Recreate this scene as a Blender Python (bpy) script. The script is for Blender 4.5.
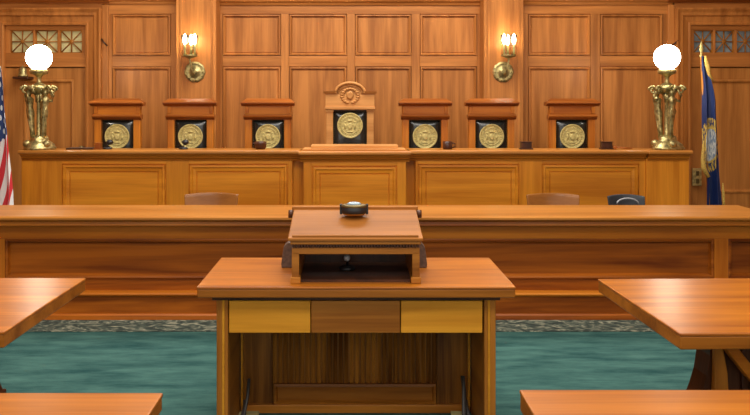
import bpy, bmesh, math, random
from mathutils import Vector, Matrix
random.seed(7)
R = math.radians
PI = math.pi
S = bpy.context.scene
for o in list(bpy.data.objects):
    bpy.data.objects.remove(o)
C = S.collection

# ------------------------------------------------------------------ camera
F = 760.0                       # focal length in pixels of the 750 px wide frame
EYE = 1.58
VPX, VPY = 350.0, 104.0
cd = bpy.data.cameras.new('camera')
cam = bpy.data.objects.new('camera', cd)
C.objects.link(cam)
cam.location = (0, 0, EYE)
cam.rotation_euler = (R(90), 0, 0)
cd.sensor_width = 36
cd.lens = F / 750 * 36
cd.shift_x = (375 - VPX) / 750
cd.shift_y = -(207.5 - VPY) / 750
cd.clip_start = 0.05
S.camera = cam

# ------------------------------------------------------------------ world, light, exposure
S.view_settings.view_transform = 'Standard'
S.view_settings.look = 'None'
S.view_settings.gamma = 1
S.view_settings.use_curve_mapping = False
S.view_settings.exposure = 0.1
w = bpy.data.worlds.new('world')
S.world = w
w.use_nodes = True
w.node_tree.nodes['Background'].inputs[0].default_value = (1.0, 0.93, 0.83, 1)
w.node_tree.nodes['Background'].inputs[1].default_value = 1.35


def area(name, loc, sx, sy, power, col, rot=(0, 0, 0)):
    l = bpy.data.lights.new(name, 'AREA')
    l.shape = 'RECTANGLE'
    l.size = sx
    l.size_y = sy
    l.energy = power
    l.color = col
    o = bpy.data.objects.new(name, l)
    o.location = loc
    o.rotation_euler = rot
    C.objects.link(o)
    return o


# area lights added below the unseen ceiling to brighten the room
area('ceiling_fill_bench', (0, 7.8, 4.85), 4.4, 1.4, 235, (1.0, 0.96, 0.90))
area('ceiling_fill_well', (0, 3.8, 4.85), 6.0, 1.8, 260, (1.0, 0.94, 0.86))
area('ceiling_fill_gallery', (0, 0.2, 4.85), 6.0, 1.8, 200, (1.0, 0.95, 0.88))


def X(px, Y):
    return (px - VPX) * Y / F


def Z(py, Y):
    return EYE - (py - VPY) * Y / F


# ------------------------------------------------------------------ materials
M = {}


def new_mat(name):
    m = bpy.data.materials.new(name)
    m.use_nodes = True
    M[name] = m
    nt = m.node_tree
    return m, nt, nt.nodes, nt.links, nt.nodes['Principled BSDF']


def wood(name, dark, light, axis='x', rough=0.36, coat=0.15, scale=1.0, fig=0.5, var=0.08, crough=0.25, spec=0.22):
    m, nt, N, L, P = new_mat(name)
    tc = N.new('ShaderNodeTexCoord')
    oi = N.new('ShaderNodeObjectInfo')
    off = N.new('ShaderNodeVectorMath'); off.operation = 'ADD'
    mul = N.new('ShaderNodeMath'); mul.operation = 'MULTIPLY'; mul.inputs[1].default_value = 37.0
    L.new(oi.outputs['Random'], mul.inputs[0])
    L.new(tc.outputs['Object'], off.inputs[0]); L.new(mul.outputs[0], off.inputs[1])
    mp = N.new('ShaderNodeMapping')
    s = [7 * scale] * 3
    s['xyz'.index(axis)] = 0.55 * scale
    mp.inputs['Scale'].default_value = s
    L.new(off.outputs[0], mp.inputs[0])
    n1 = N.new('ShaderNodeTexNoise')
    n1.inputs['Scale'].default_value = 1.0; n1.inputs['Detail'].default_value = 5
    n1.inputs['Distortion'].default_value = 1.3 * fig
    L.new(mp.outputs[0], n1.inputs[0])
    mp2 = N.new('ShaderNodeMapping')
    s2 = [75 * scale] * 3
    s2['xyz'.index(axis)] = 2.2 * scale
    mp2.inputs['Scale'].default_value = s2
    L.new(off.outputs[0], mp2.inputs[0])
    n2 = N.new('ShaderNodeTexNoise')
    n2.inputs['Scale'].default_value = 1.0; n2.inputs['Detail'].default_value = 3
    L.new(mp2.outputs[0], n2.inputs[0])
    mix = N.new('ShaderNodeMath'); mix.operation = 'MULTIPLY_ADD'; mix.inputs[1].default_value = 0.28
    sub = N.new('ShaderNodeMath'); sub.operation = 'MULTIPLY_ADD'
    sub.inputs[1].default_value = 1.0; sub.inputs[2].default_value = -0.14
    L.new(n1.outputs[0], sub.inputs[0])
    L.new(n2.outputs[0], mix.inputs[0]); L.new(sub.outputs[0], mix.inputs[2])
    cr = N.new('ShaderNodeValToRGB')
    e = cr.color_ramp.elements
    e[0].position = 0.33; e[0].color = (*dark, 1)
    e[1].position = 0.66; e[1].color = (*light, 1)
    L.new(mix.outputs[0], cr.inputs[0])
    hsv = N.new('ShaderNodeHueSaturation')
    mr = N.new('ShaderNodeMapRange')
    mr.inputs[3].default_value = 1 - var; mr.inputs[4].default_value = 1 + var
    L.new(oi.outputs['Random'], mr.inputs[0]); L.new(mr.outputs[0], hsv.inputs['Value'])
    L.new(cr.outputs[0], hsv.inputs['Color'])
    L.new(hsv.outputs[0], P.inputs['Base Color'])
    P.inputs['Roughness'].default_value = rough
    P.inputs['Specular IOR Level'].default_value = spec
    P.inputs['Coat Weight'].default_value = coat
    P.inputs['Coat Roughness'].default_value = crough
    b = N.new('ShaderNodeBump'); b.inputs['Strength'].default_value = 0.04; b.inputs['Distance'].default_value = 0.01
    L.new(n2.outputs[0], b.inputs['Height']); L.new(b.outputs[0], P.inputs['Normal'])
    return m


def plain(name, col, rough=0.5, metal=0.0, emit=None, es=0, coat=0.0, noise=0.0, nscale=20, bump=0.0):
    m, nt, N, L, P = new_mat(name)
    P.inputs['Roughness'].default_value = rough
    P.inputs['Metallic'].default_value = metal
    P.inputs['Coat Weight'].default_value = coat
    tc = N.new('ShaderNodeTexCoord')
    n = N.new('ShaderNodeTexNoise'); n.inputs['Scale'].default_value = nscale; n.inputs['Detail'].default_value = 3
    L.new(tc.outputs['Object'], n.inputs[0])
    cr = N.new('ShaderNodeValToRGB')
    e = cr.color_ramp.elements
    e[0].position = 0.3; e[0].color = (*[c * (1 - noise) for c in col], 1)
    e[1].position = 0.7; e[1].color = (*[min(1, c * (1 + noise)) for c in col], 1)
    L.new(n.outputs[0], cr.inputs[0]); L.new(cr.outputs[0], P.inputs['Base Color'])
    if bump:
        b = N.new('ShaderNodeBump'); b.inputs['Strength'].default_value = bump; b.inputs['Distance'].default_value = 0.01
        L.new(n.outputs[0], b.inputs['Height']); L.new(b.outputs[0], P.inputs['Normal'])
    if emit:
        P.inputs['Emission Color'].default_value = (*emit, 1)
        P.inputs['Emission Strength'].default_value = es
    return m


for ax in 'xyz':
    wood('wall_' + ax, (0.32, 0.107, 0.021), (0.56, 0.212, 0.048), ax, 0.42, 0.06, 1.3, 0.25)
    wood('bench_' + ax, (0.52, 0.160, 0.009), (0.76, 0.285, 0.022), ax, 0.38, 0.08, 1.0, 0.3)
    wood('desk_' + ax, (0.36, 0.092, 0.006), (0.58, 0.195, 0.017), ax, 0.34, 0.10, 1.0, 0.3)
    wood('chair_' + ax, (0.19, 0.046, 0.007), (0.38, 0.112, 0.018), ax, 0.36, 0.10)
    wood('podium_' + ax, (0.22, 0.070, 0.007), (0.47, 0.180, 0.024), ax, 0.34, 0.08)
wood('door_z', (0.31, 0.110, 0.022), (0.50, 0.200, 0.046), 'z', 0.4, 0.06, 1.2, 0.5)
wood('desk_panel', (0.14, 0.028, 0.003), (0.42, 0.115, 0.009), 'x', 0.34, 0.10, 0.6, 1.2)  # shade on the desk front is put into this darker wood color
wood('desk_top', (0.38, 0.135, 0.020), (0.58, 0.235, 0.046), 'x', 0.32, 0.15, 0.8, 0.4)
wood('crest', (0.44, 0.18, 0.045), (0.64, 0.31, 0.095), 'x', 0.42, 0.05)
wood('tabletop', (0.25, 0.064, 0.004), (0.48, 0.155, 0.010), 'x', 0.36, 0.42, 1.2, 0.9, crough=0.27, spec=0.25)
wood('slope', (0.20, 0.070, 0.011), (0.36, 0.135, 0.026), 'x', 0.45, 0.0, 0.8, 0.8, spec=0.12)
wood('tableedge', (0.19, 0.056, 0.005), (0.38, 0.130, 0.015), 'x', 0.34, 0.10)
wood('honey', (0.50, 0.195, 0.012), (0.70, 0.315, 0.026), 'x', 0.36, 0.08)
wood('reed', (0.10, 0.032, 0.005), (0.38, 0.15, 0.022), 'z', 0.36, 0.05, 1.6)
wood('darkwood', (0.035, 0.012, 0.006), (0.09, 0.03, 0.012), 'z', 0.35, 0.1)
plain('brass', (0.44, 0.36, 0.15), 0.38, 0.75, noise=0.55, nscale=30, bump=0.3)
plain('brass_dark', (0.16, 0.12, 0.05), 0.4, 0.8, noise=0.4)
plain('gold', (0.52, 0.42, 0.15), 0.55, 0.15, noise=0.30, nscale=45, bump=0.4)
plain('leather', (0.012, 0.016, 0.015), 0.22, 0.0, coat=0.4, noise=0.4, nscale=60, bump=0.1)
plain('black', (0.012, 0.012, 0.014), 0.4, noise=0.2)
plain('black_fabric', (0.02, 0.024, 0.03), 0.6, noise=0.3)
plain('grey_plastic', (0.35, 0.36, 0.38), 0.4, noise=0.1)
plain('cable', (0.06, 0.055, 0.05), 0.5, noise=0.2)
plain('pewter', (0.11, 0.065, 0.045), 0.45, 0.1, noise=0.4, nscale=50)
plain('cream', (0.55, 0.52, 0.24), 0.6, noise=0.15)
plain('plaster', (0.50, 0.42, 0.32), 0.8, noise=0.05)
plain('globe', (1, 0.97, 0.9), 0.3, emit=(1.0, 0.90, 0.74), es=27.0)
plain('bulb', (1, 0.95, 0.85), 0.3, emit=(1.0, 0.88, 0.68), es=70.0)
plain('pane_yellow_lit', (0.62, 0.56, 0.28), 0.25, noise=0.25, nscale=9)  # yellowish glass, its pale color also stands for light behind the transom
plain('pane_blue', (0.20, 0.25, 0.27), 0.2, noise=0.35, nscale=9)
plain('blue_lens', (0.25, 0.36, 0.44), 0.12, coat=0.5, noise=0.2)
wood('clerk_chair', (0.20, 0.070, 0.014), (0.30, 0.115, 0.026), 'x', 0.28, 0.2, crough=0.18)
m, nt, N, L, P = new_mat('shade_glass')
P.inputs['Base Color'].default_value = (0.95, 0.93, 0.85, 1)
P.inputs['Transmission Weight'].default_value = 1.0
P.inputs['Roughness'].default_value = 0.15
P.inputs['IOR'].default_value = 1.2

# carpet: teal, streaked pile
m, nt, N, L, P = new_mat('carpet')
tc = N.new('ShaderNodeTexCoord')
mp = N.new('ShaderNodeMapping'); mp.inputs['Scale'].default_value = (0.8, 3.0, 1)
n1 = N.new('ShaderNodeTexNoise'); n1.inputs['Scale'].default_value = 3.0; n1.inputs['Detail'].default_value = 6
n1.inputs['Roughness'].default_value = 0.65
n2 = N.new('ShaderNodeTexNoise'); n2.inputs['Scale'].default_value = 220; n2.inputs['Detail'].default_value = 2
L.new(tc.outputs['Object'], mp.inputs[0]); L.new(mp.outputs[0], n1.inputs[0]); L.new(tc.outputs['Object'], n2.inputs[0])
ad = N.new('ShaderNodeMath'); ad.operation = 'MULTIPLY_ADD'; ad.inputs[1].default_value = 0.22
L.new(n2.outputs[0], ad.inputs[0]); L.new(n1.outputs[0], ad.inputs[2])
cr = N.new('ShaderNodeValToRGB'); e = cr.color_ramp.elements
e[0].position = 0.44; e[0].color = (0.015, 0.058, 0.057, 1)
e[1].position = 0.78; e[1].color = (0.062, 0.150, 0.130, 1)
L.new(ad.outputs[0], cr.inputs[0]); L.new(cr.outputs[0], P.inputs['Base Color'])
P.inputs['Roughness'].default_value = 0.95
P.inputs['Specular IOR Level'].default_value = 0.1
b = N.new('ShaderNodeBump'); b.inputs['Strength'].default_value = 0.5; b.inputs['Distance'].default_value = 0.004
L.new(n2.outputs[0], b.inputs['Height']); L.new(b.outputs[0], P.inputs['Normal'])

# mottled leaf border of the carpet
m, nt, N, L, P = new_mat('border')
tc = N.new('ShaderNodeTexCoord')
mp = N.new('ShaderNodeMapping'); mp.inputs['Scale'].default_value = (6, 11, 1); mp.inputs['Rotation'].default_value = (0, 0, 0.6)
n1 = N.new('ShaderNodeTexNoise'); n1.inputs['Scale'].default_value = 1.5; n1.inputs['Detail'].default_value = 4
n1.inputs['Distortion'].default_value = 2.2
L.new(tc.outputs['Object'], mp.inputs[0]); L.new(mp.outputs[0], n1.inputs[0])
cr = N.new('ShaderNodeValToRGB'); e = cr.color_ramp.elements
e[0].position = 0.40; e[0].color = (0.022, 0.035, 0.028, 1)
e[1].position = 0.66; e[1].color = (0.30, 0.30, 0.21, 1)
x = cr.color_ramp.elements.new(0.52); x.color = (0.065, 0.090, 0.068, 1)
L.new(n1.outputs[0], cr.inputs[0]); L.new(cr.outputs[0], P.inputs['Base Color'])
P.inputs['Roughness'].default_value = 0.9


def uvmath(nt, op, a, b=None):
    n = nt.nodes.new('ShaderNodeMath'); n.operation = op
    for i, v in enumerate((a, b)):
        if v is None:
            continue
        if isinstance(v, (int, float)):
            n.inputs[i].default_value = v
        else:
            nt.links.new(v, n.inputs[i])
    return n.outputs[0]


def cmix(nt, fac, a, b):
    n = nt.nodes.new('ShaderNodeMix'); n.data_type = 'RGBA'
    if isinstance(fac, (int, float)):
        n.inputs[0].default_value = fac
    else:
        nt.links.new(fac, n.inputs[0])
    for i, v in ((6, a), (7, b)):
        if isinstance(v, tuple):
            n.inputs[i].default_value = (*v, 1)
        else:
            nt.links.new(v, n.inputs[i])
    return n.outputs[2]


# striped flag: diagonal hanging stripes below a star field (u across the hanging cloth, v down it)
m, nt, N, L, P = new_mat('flag_stripes')
uv = N.new('ShaderNodeUVMap'); sep = N.new('ShaderNodeSeparateXYZ'); L.new(uv.outputs[0], sep.inputs[0])
u, v = sep.outputs[0], sep.outputs[1]
ph = uvmath(nt, 'ADD', uvmath(nt, 'MULTIPLY', u, 5.2), uvmath(nt, 'MULTIPLY', v, 4.2))
st = uvmath(nt, 'GREATER_THAN', uvmath(nt, 'FRACT', ph), 0.5)
stripes = cmix(nt, st, (0.62, 0.025, 0.035), (0.80, 0.78, 0.76))
a1 = uvmath(nt, 'SUBTRACT', uvmath(nt, 'FRACT', uvmath(nt, 'ADD', uvmath(nt, 'MULTIPLY', u, 7), uvmath(nt, 'MULTIPLY', v, 5))), 0.5)
b1 = uvmath(nt, 'SUBTRACT', uvmath(nt, 'FRACT', uvmath(nt, 'SUBTRACT', uvmath(nt, 'MULTIPLY', v, 14), uvmath(nt, 'MULTIPLY', u, 3))), 0.5)
rr = uvmath(nt, 'ADD', uvmath(nt, 'MULTIPLY', a1, a1), uvmath(nt, 'MULTIPLY', b1, b1))
star = uvmath(nt, 'LESS_THAN', rr, 0.07)
canton = cmix(nt, star, (0.02, 0.045, 0.16), (0.80, 0.80, 0.80))
lim = uvmath(nt, 'SUBTRACT', 0.56, uvmath(nt, 'MULTIPLY', u, 0.12))
isc = uvmath(nt, 'LESS_THAN', v, lim)
L.new(cmix(nt, isc, stripes, canton), P.inputs['Base Color'])
P.inputs['Roughness'].default_value = 0.7

# blue flag with a round seal inside a gold wreath
m, nt, N, L, P = new_mat('flag_blue')
uv = N.new('ShaderNodeUVMap'); sep = N.new('ShaderNodeSeparateXYZ'); L.new(uv.outputs[0], sep.inputs[0])
u, v = sep.outputs[0], sep.outputs[1]
du = uvmath(nt, 'DIVIDE', uvmath(nt, 'SUBTRACT', u, 0.46), 0.36)
dv = uvmath(nt, 'DIVIDE', uvmath(nt, 'SUBTRACT', v, 0.585), 0.115)
r2 = uvmath(nt, 'SQRT', uvmath(nt, 'ADD', uvmath(nt, 'MULTIPLY', du, du), uvmath(nt, 'MULTIPLY', dv, dv)))
no = N.new('ShaderNodeTexNoise'); no.inputs['Scale'].default_value = 26; L.new(uv.outputs[0], no.inputs[0])
spots = uvmath(nt, 'GREATER_THAN', no.outputs[0], 0.5)
blue = (0.008, 0.022, 0.105)
disc = cmix(nt, spots, (0.20, 0.26, 0.36), (0.62, 0.62, 0.58))
ring = cmix(nt, spots, blue, (0.60, 0.40, 0.06))
c1 = cmix(nt, uvmath(nt, 'LESS_THAN', r2, 1.55), blue, ring)
c2 = cmix(nt, uvmath(nt, 'LESS_THAN', r2, 1.05), c1, (0.55, 0.38, 0.08))
c3 = cmix(nt, uvmath(nt, 'LESS_THAN', r2, 0.92), c2, disc)
L.new(c3, P.inputs['Base Color'])
P.inputs['Roughness'].default_value = 0.55
plain('fringe', (0.62, 0.40, 0.08), 0.6, noise=0.35, nscale=90, bump=0.5)


# ------------------------------------------------------------------ mesh helpers
class MB:
    def __init__(s):
        s.v = []; s.f = []; s.sm = []; s.uv = None

    def add(s, vs, fs, smooth=False):
        n = len(s.v)
        s.v += [tuple(p) for p in vs]
        s.f += [tuple(i + n for i in f) for f in fs]
        s.sm += [smooth] * len(fs)
        return s

    def box(s, x0, x1, y0, y1, z0, z1):
        vs = [(x, y, z) for x in (x0, x1) for y in (y0, y1) for z in (z0, z1)]
        return s.add(vs, [(0, 1, 3, 2), (4, 6, 7, 5), (0, 4, 5, 1), (2, 3, 7, 6), (0, 2, 6, 4), (1, 5, 7, 3)])

    def prism(s, prof, a0, a1, axis='x', smooth=False):
        # closed profile extruded along an axis. x: (y,z)  y: (x,z)  z: (x,y)
        def pt(p, a):
            return {'x': (a, p[0], p[1]), 'y': (p[0], a, p[1]), 'z': (p[0], p[1], a)}[axis]
        n = len(prof)
        vs = [pt(p, a0) for p in prof] + [pt(p, a1) for p in prof]
        s.add(vs, [(i, (i + 1) % n, n + (i + 1) % n, n + i) for i in range(n)], smooth)
        return s.add(vs, [tuple(range(n))[::-1], tuple(range(n, 2 * n))])

    def lathe(s, prof, c=(0, 0, 0), n=24, sx=1, sy=1, smooth=True, wob=None):
        vs = []
        for r, z in prof:
            for k in range(n):
                a = 2 * PI * k / n
                q = r * (1 + (wob(a, z) if wob else 0))
                vs.append((c[0] + q * sx * math.cos(a), c[1] + q * sy * math.sin(a), c[2] + z))
        fs = []
        for i in range(len(prof) - 1):
            for k in range(n):
                k2 = (k + 1) % n
                fs.append((i * n + k, i * n + k2, (i + 1) * n + k2, (i + 1) * n + k))
        s.add(vs, fs, smooth)
        s.add(vs[:n], [tuple(range(n))[::-1]])
        return s.add(vs[-n:], [tuple(range(n))])

    def sphere(s, c, r, n=20, m=12, sx=1, sy=1, sz=1):
        prof = [(max(1e-4, r * math.sin(PI * i / m)), -r * sz * math.cos(PI * i / m)) for i in range(m + 1)]
        return s.lathe(prof, c, n, sx, sy)

    def tube(s, pts, rad, n=8, closed=False):
        P_ = [Vector(p) for p in pts]
        rs = rad if isinstance(rad, (list, tuple)) else [rad] * len(P_)
        vs = []
        up = Vector((0, 0, 1))
        for i, p in enumerate(P_):
            a = P_[max(0, i - 1)]; b = P_[min(len(P_) - 1, i + 1)]
            t = (b - a).normalized()
            ref = up if abs(t.dot(up)) < 0.95 else Vector((1, 0, 0))
            e1 = t.cross(ref).normalized(); e2 = t.cross(e1)
            for k in range(n):
                q = p + rs[i] * (math.cos(2 * PI * k / n) * e1 + math.sin(2 * PI * k / n) * e2)
                vs.append(tuple(q))
        fs = []
        for i in range(len(P_) - 1):
            for k in range(n):
                fs.append((i * n + k, i * n + (k + 1) % n, (i + 1) * n + (k + 1) % n, (i + 1) * n + k))
        s.add(vs, fs, True)
        s.add(vs[:n], [tuple(range(n))])
        return s.add(vs[-n:], [tuple(range(n))[::-1]])

    def loops(s, x0, x1, z0, z1, y, prof, fill=True):
        # mitred rectangular moulding on a plane facing -Y; prof = [(inset, proud)]
        vs = []
        for ins, d in prof:
            vs += [(x0 + ins, y - d, z0 + ins), (x1 - ins, y - d, z0 + ins), (x1 - ins, y - d, z1 - ins), (x0 + ins, y - d, z1 - ins)]
        fs = []
        for i in range(len(prof) - 1):
            for k in range(4):
                fs.append((i * 4 + k, i * 4 + (k + 1) % 4, (i + 1) * 4 + (k + 1) % 4, (i + 1) * 4 + k))
        if fill:
            b = (len(prof) - 1) * 4
            fs.append((b, b + 1, b + 2, b + 3))
        return s.add(vs, fs)


def wloc(o):
    p = Vector((0, 0, 0))
    while o is not None:
        p += o.location
        o = o.parent
    return p


def build(name, mb, mat, parent=None, origin=None, bev=0.0, seg=2, label=None, kind=None):
    off = wloc(parent) if parent is not None else Vector(origin or (0, 0, 0))
    me = bpy.data.meshes.new(name)
    me.from_pydata([(x - off.x, y - off.y, z - off.z) for x, y, z in mb.v], [], mb.f)
    me.polygons.foreach_set('use_smooth', mb.sm)
    if mb.uv:
        ul = me.uv_layers.new(name='UVMap')
        for l in me.loops:
            ul.data[l.index].uv = mb.uv[l.vertex_index]
    bm = bmesh.new(); bm.from_mesh(me)
    if not mb.uv:
        bmesh.ops.remove_doubles(bm, verts=bm.verts, dist=1e-6)
    bmesh.ops.recalc_face_normals(bm, faces=bm.faces)
    bm.to_mesh(me); bm.free()
    me.materials.append(M[mat])
    o = bpy.data.objects.new(name, me)
    C.objects.link(o)
    if parent is not None:
        o.parent = parent
    else:
        o.location = off
    if bev:
        b = o.modifiers.new('bevel', 'BEVEL'); b.width = bev; b.segments = seg
        b.limit_method = 'ANGLE'; b.angle_limit = R(40)
    if label:
        o['label'] = label
    if kind:
        o['kind'] = kind
    return o


def tag(o, label, cat=None, group=None, kind=None):
    o['label'] = label
    if cat: o['category'] = cat
    if group: o['group'] = group
    if kind: o['kind'] = kind
    return o


def thing(name, loc, label, cat, group=None):
    o = bpy.data.objects.new(name, None)
    o.empty_display_size = 0.1
    o.location = loc
    C.objects.link(o)
    return tag(o, label, cat, group)


def copy_tree(o, parent=None):
    c = o.copy(); C.objects.link(c)
    if parent is not None:
        c.parent = parent
    for ch in [q for q in KIDS.get(o.name, [])]:
        copy_tree(ch, c)
    return c


def index_kids(o):
    KIDS[o.name] = list(o.children)
    for ch in o.children:
        index_kids(ch)


KIDS = {}

# ------------------------------------------------------------------ room shell
XL, XR, YB, YW, HC = -5.6, 6.2, -4.0, 10.15, 4.95
fl = build('floor', MB().box(XL, XR, YB, 10.5, -0.1, 0), 'carpet', kind='structure')
fl['label'] = 'teal green streaked carpet covering the courtroom floor'
bd = build('trim_1', MB().box(XL, XR, 5.27, 5.62, 0.0, 0.004), 'border', kind='structure')
bd['label'] = 'mottled grey green patterned carpet border strip along the desk base'
build('ceiling', MB().box(XL, XR, YB, 10.5, HC, HC + 0.1), 'plaster', kind='structure')['label'] = 'plain pale plaster courtroom ceiling'
build('wall_left', MB().box(XL - 0.1, XL, YB, 10.5, 0, HC), 'wall_z', kind='structure')['label'] = 'wood clad side wall on the striped flag side'
build('wall_right', MB().box(XR, XR + 0.1, YB, 10.5, 0, HC), 'wall_z', kind='structure')['label'] = 'wood clad side wall on the blue flag side'

WS, WC, WP = 10.0, 10.15, 9.82            # side sections, recessed centre, pilaster fronts
wall = bpy.data.objects.new('wall_back', None); C.objects.link(wall)
wall.location = (0, 10.2, 0); wall['kind'] = 'structure'
wall['label'] = 'wood panelled wall with pilasters behind the judges bench'
xpl = (X(176, WP), X(216, WP)); xpr = (X(484, WP), X(523.5, WP))
build('wall_core', MB().box(XL, XR, 10.25, 10.45, 0, HC), 'wall_z', wall)


def rail(px0, px1, py0, py1, Y, mat, name='rail', th=0.1):
    build(name, MB().box(X(px0, Y), X(px1, Y), Y, Y + th, Z(py1, Y), Z(py0, Y)), mat, wall, bev=0.003)


PROF = [(0, 0), (0.001, -0.016), (0.008, -0.016), (0.012, 0.008), (0.026, 0.010), (0.036, -0.006), (0.040, -0.022), (0.048, -0.022), (0.052, -0.014)]


def wpanel(px0, px1, py0, py1, Y, mat='wall_z', parent=None, prof=None, name='panel', z0=None):
    zz0 = Z(py1, Y) if z0 is None else z0
    return build(name, MB().loops(X(px0, Y), X(px1, Y), zz0, Z(py0, Y), Y, prof or PROF), mat, parent or wall)


PB = 0.62                                   # panel bottoms, hidden behind the bench
def col_section(Y, edges, panels, mat='wall_z', pm=None):
    """edges: outer px extents; panels: list of (px0, px1)"""
    e0, e1 = edges
    build('rail', MB().box(X(e0, Y), X(e1, Y), Y, Y + 0.1, Z(14, Y), Z(-6, Y)), 'wall_x', wall, bev=0.003)
    build('rail', MB().box(X(e0, Y), X(e1, Y), Y, Y + 0.1, 0.0, PB), 'wall_x', wall, bev=0.003)
    xs = [e0]
    for p in panels:
        xs += list(p)
    xs.append(e1)
    for i in range(0, len(xs), 2):
        build('stile', MB().box(X(xs[i], Y) + .001, X(xs[i + 1], Y) - .001, Y, Y + 0.1, PB, Z(14, Y)), 'wall_z', wall, bev=0.003)
    for i, (a, b_) in enumerate(panels):
        mm = pm[i] if pm else mat
        build('rail', MB().box(X(a, Y), X(b_, Y), Y, Y + 0.1, Z(66.5, Y), Z(56, Y)), 'wall_x', wall, bev=0.003)
        wpanel(a, b_, 14, 56, Y, mm)
        wpanel(a, b_, 66.5, 0, Y, mm, z0=PB)


col_section(WS, (104, 178), [(112, 171)])
col_section(WC, (215, 485), [(222.5, 281), (289, 347), (355, 411.5), (420, 477)], pm=['wall_z', 'wall_z', 'wall_z', 'wall_z'])
col_section(WS, (521, 668), [(528, 590.5), (600, 663)])
for (a, b_) in (xpl, xpr):
    build('pilaster', MB().box(a, b_, WP, 10.2, 0, 3.6), 'wall_z', wall, bev=0.006)
    for q in (a + 0.045, b_ - 0.075):
        build('fillet', MB().box(q, q + 0.030, WP - 0.012, WP + 0.01, 0.3, 3.55), 'wall_z', wall, bev=0.005)
# cornice pieces (crown moulding above the panels)
def crown(x0, x1, Y, z0, name='cornice'):
    p = [(Y + 0.1, z0), (Y - 0.015, z0), (Y - 0.025, z0 + 0.018), (Y - 0.03, z0 + 0.03), (Y - 0.055, z0 + 0.05),
         (Y - 0.065, z0 + 0.075), (Y - 0.10, z0 + 0.10), (Y - 0.12, z0 + 0.14), (Y - 0.12, z0 + 0.30), (Y + 0.1, z0 + 0.30)]
    build(name, MB().prism(p, x0, x1), 'wall_x', wall)
crown(xpl[1], xpr[0], WC, Z(5.5, WC))
crown(X(99, WS), xpl[0], WS, Z(4.5, WS))
crown(xpr[1], X(672, WS), WS, Z(5, WS))
build('frieze', MB().box(XL, xpl[0], WS, 10.3, 3.0, HC), 'wall_x', wall)
build('frieze', MB().box(xpl[0], xpr[1], WC, 10.3, 3.0, HC), 'wall_x', wall)
build('frieze', MB().box(xpr[1], XR, WS, 10.3, 3.0, HC), 'wall_x', wall)


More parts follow.
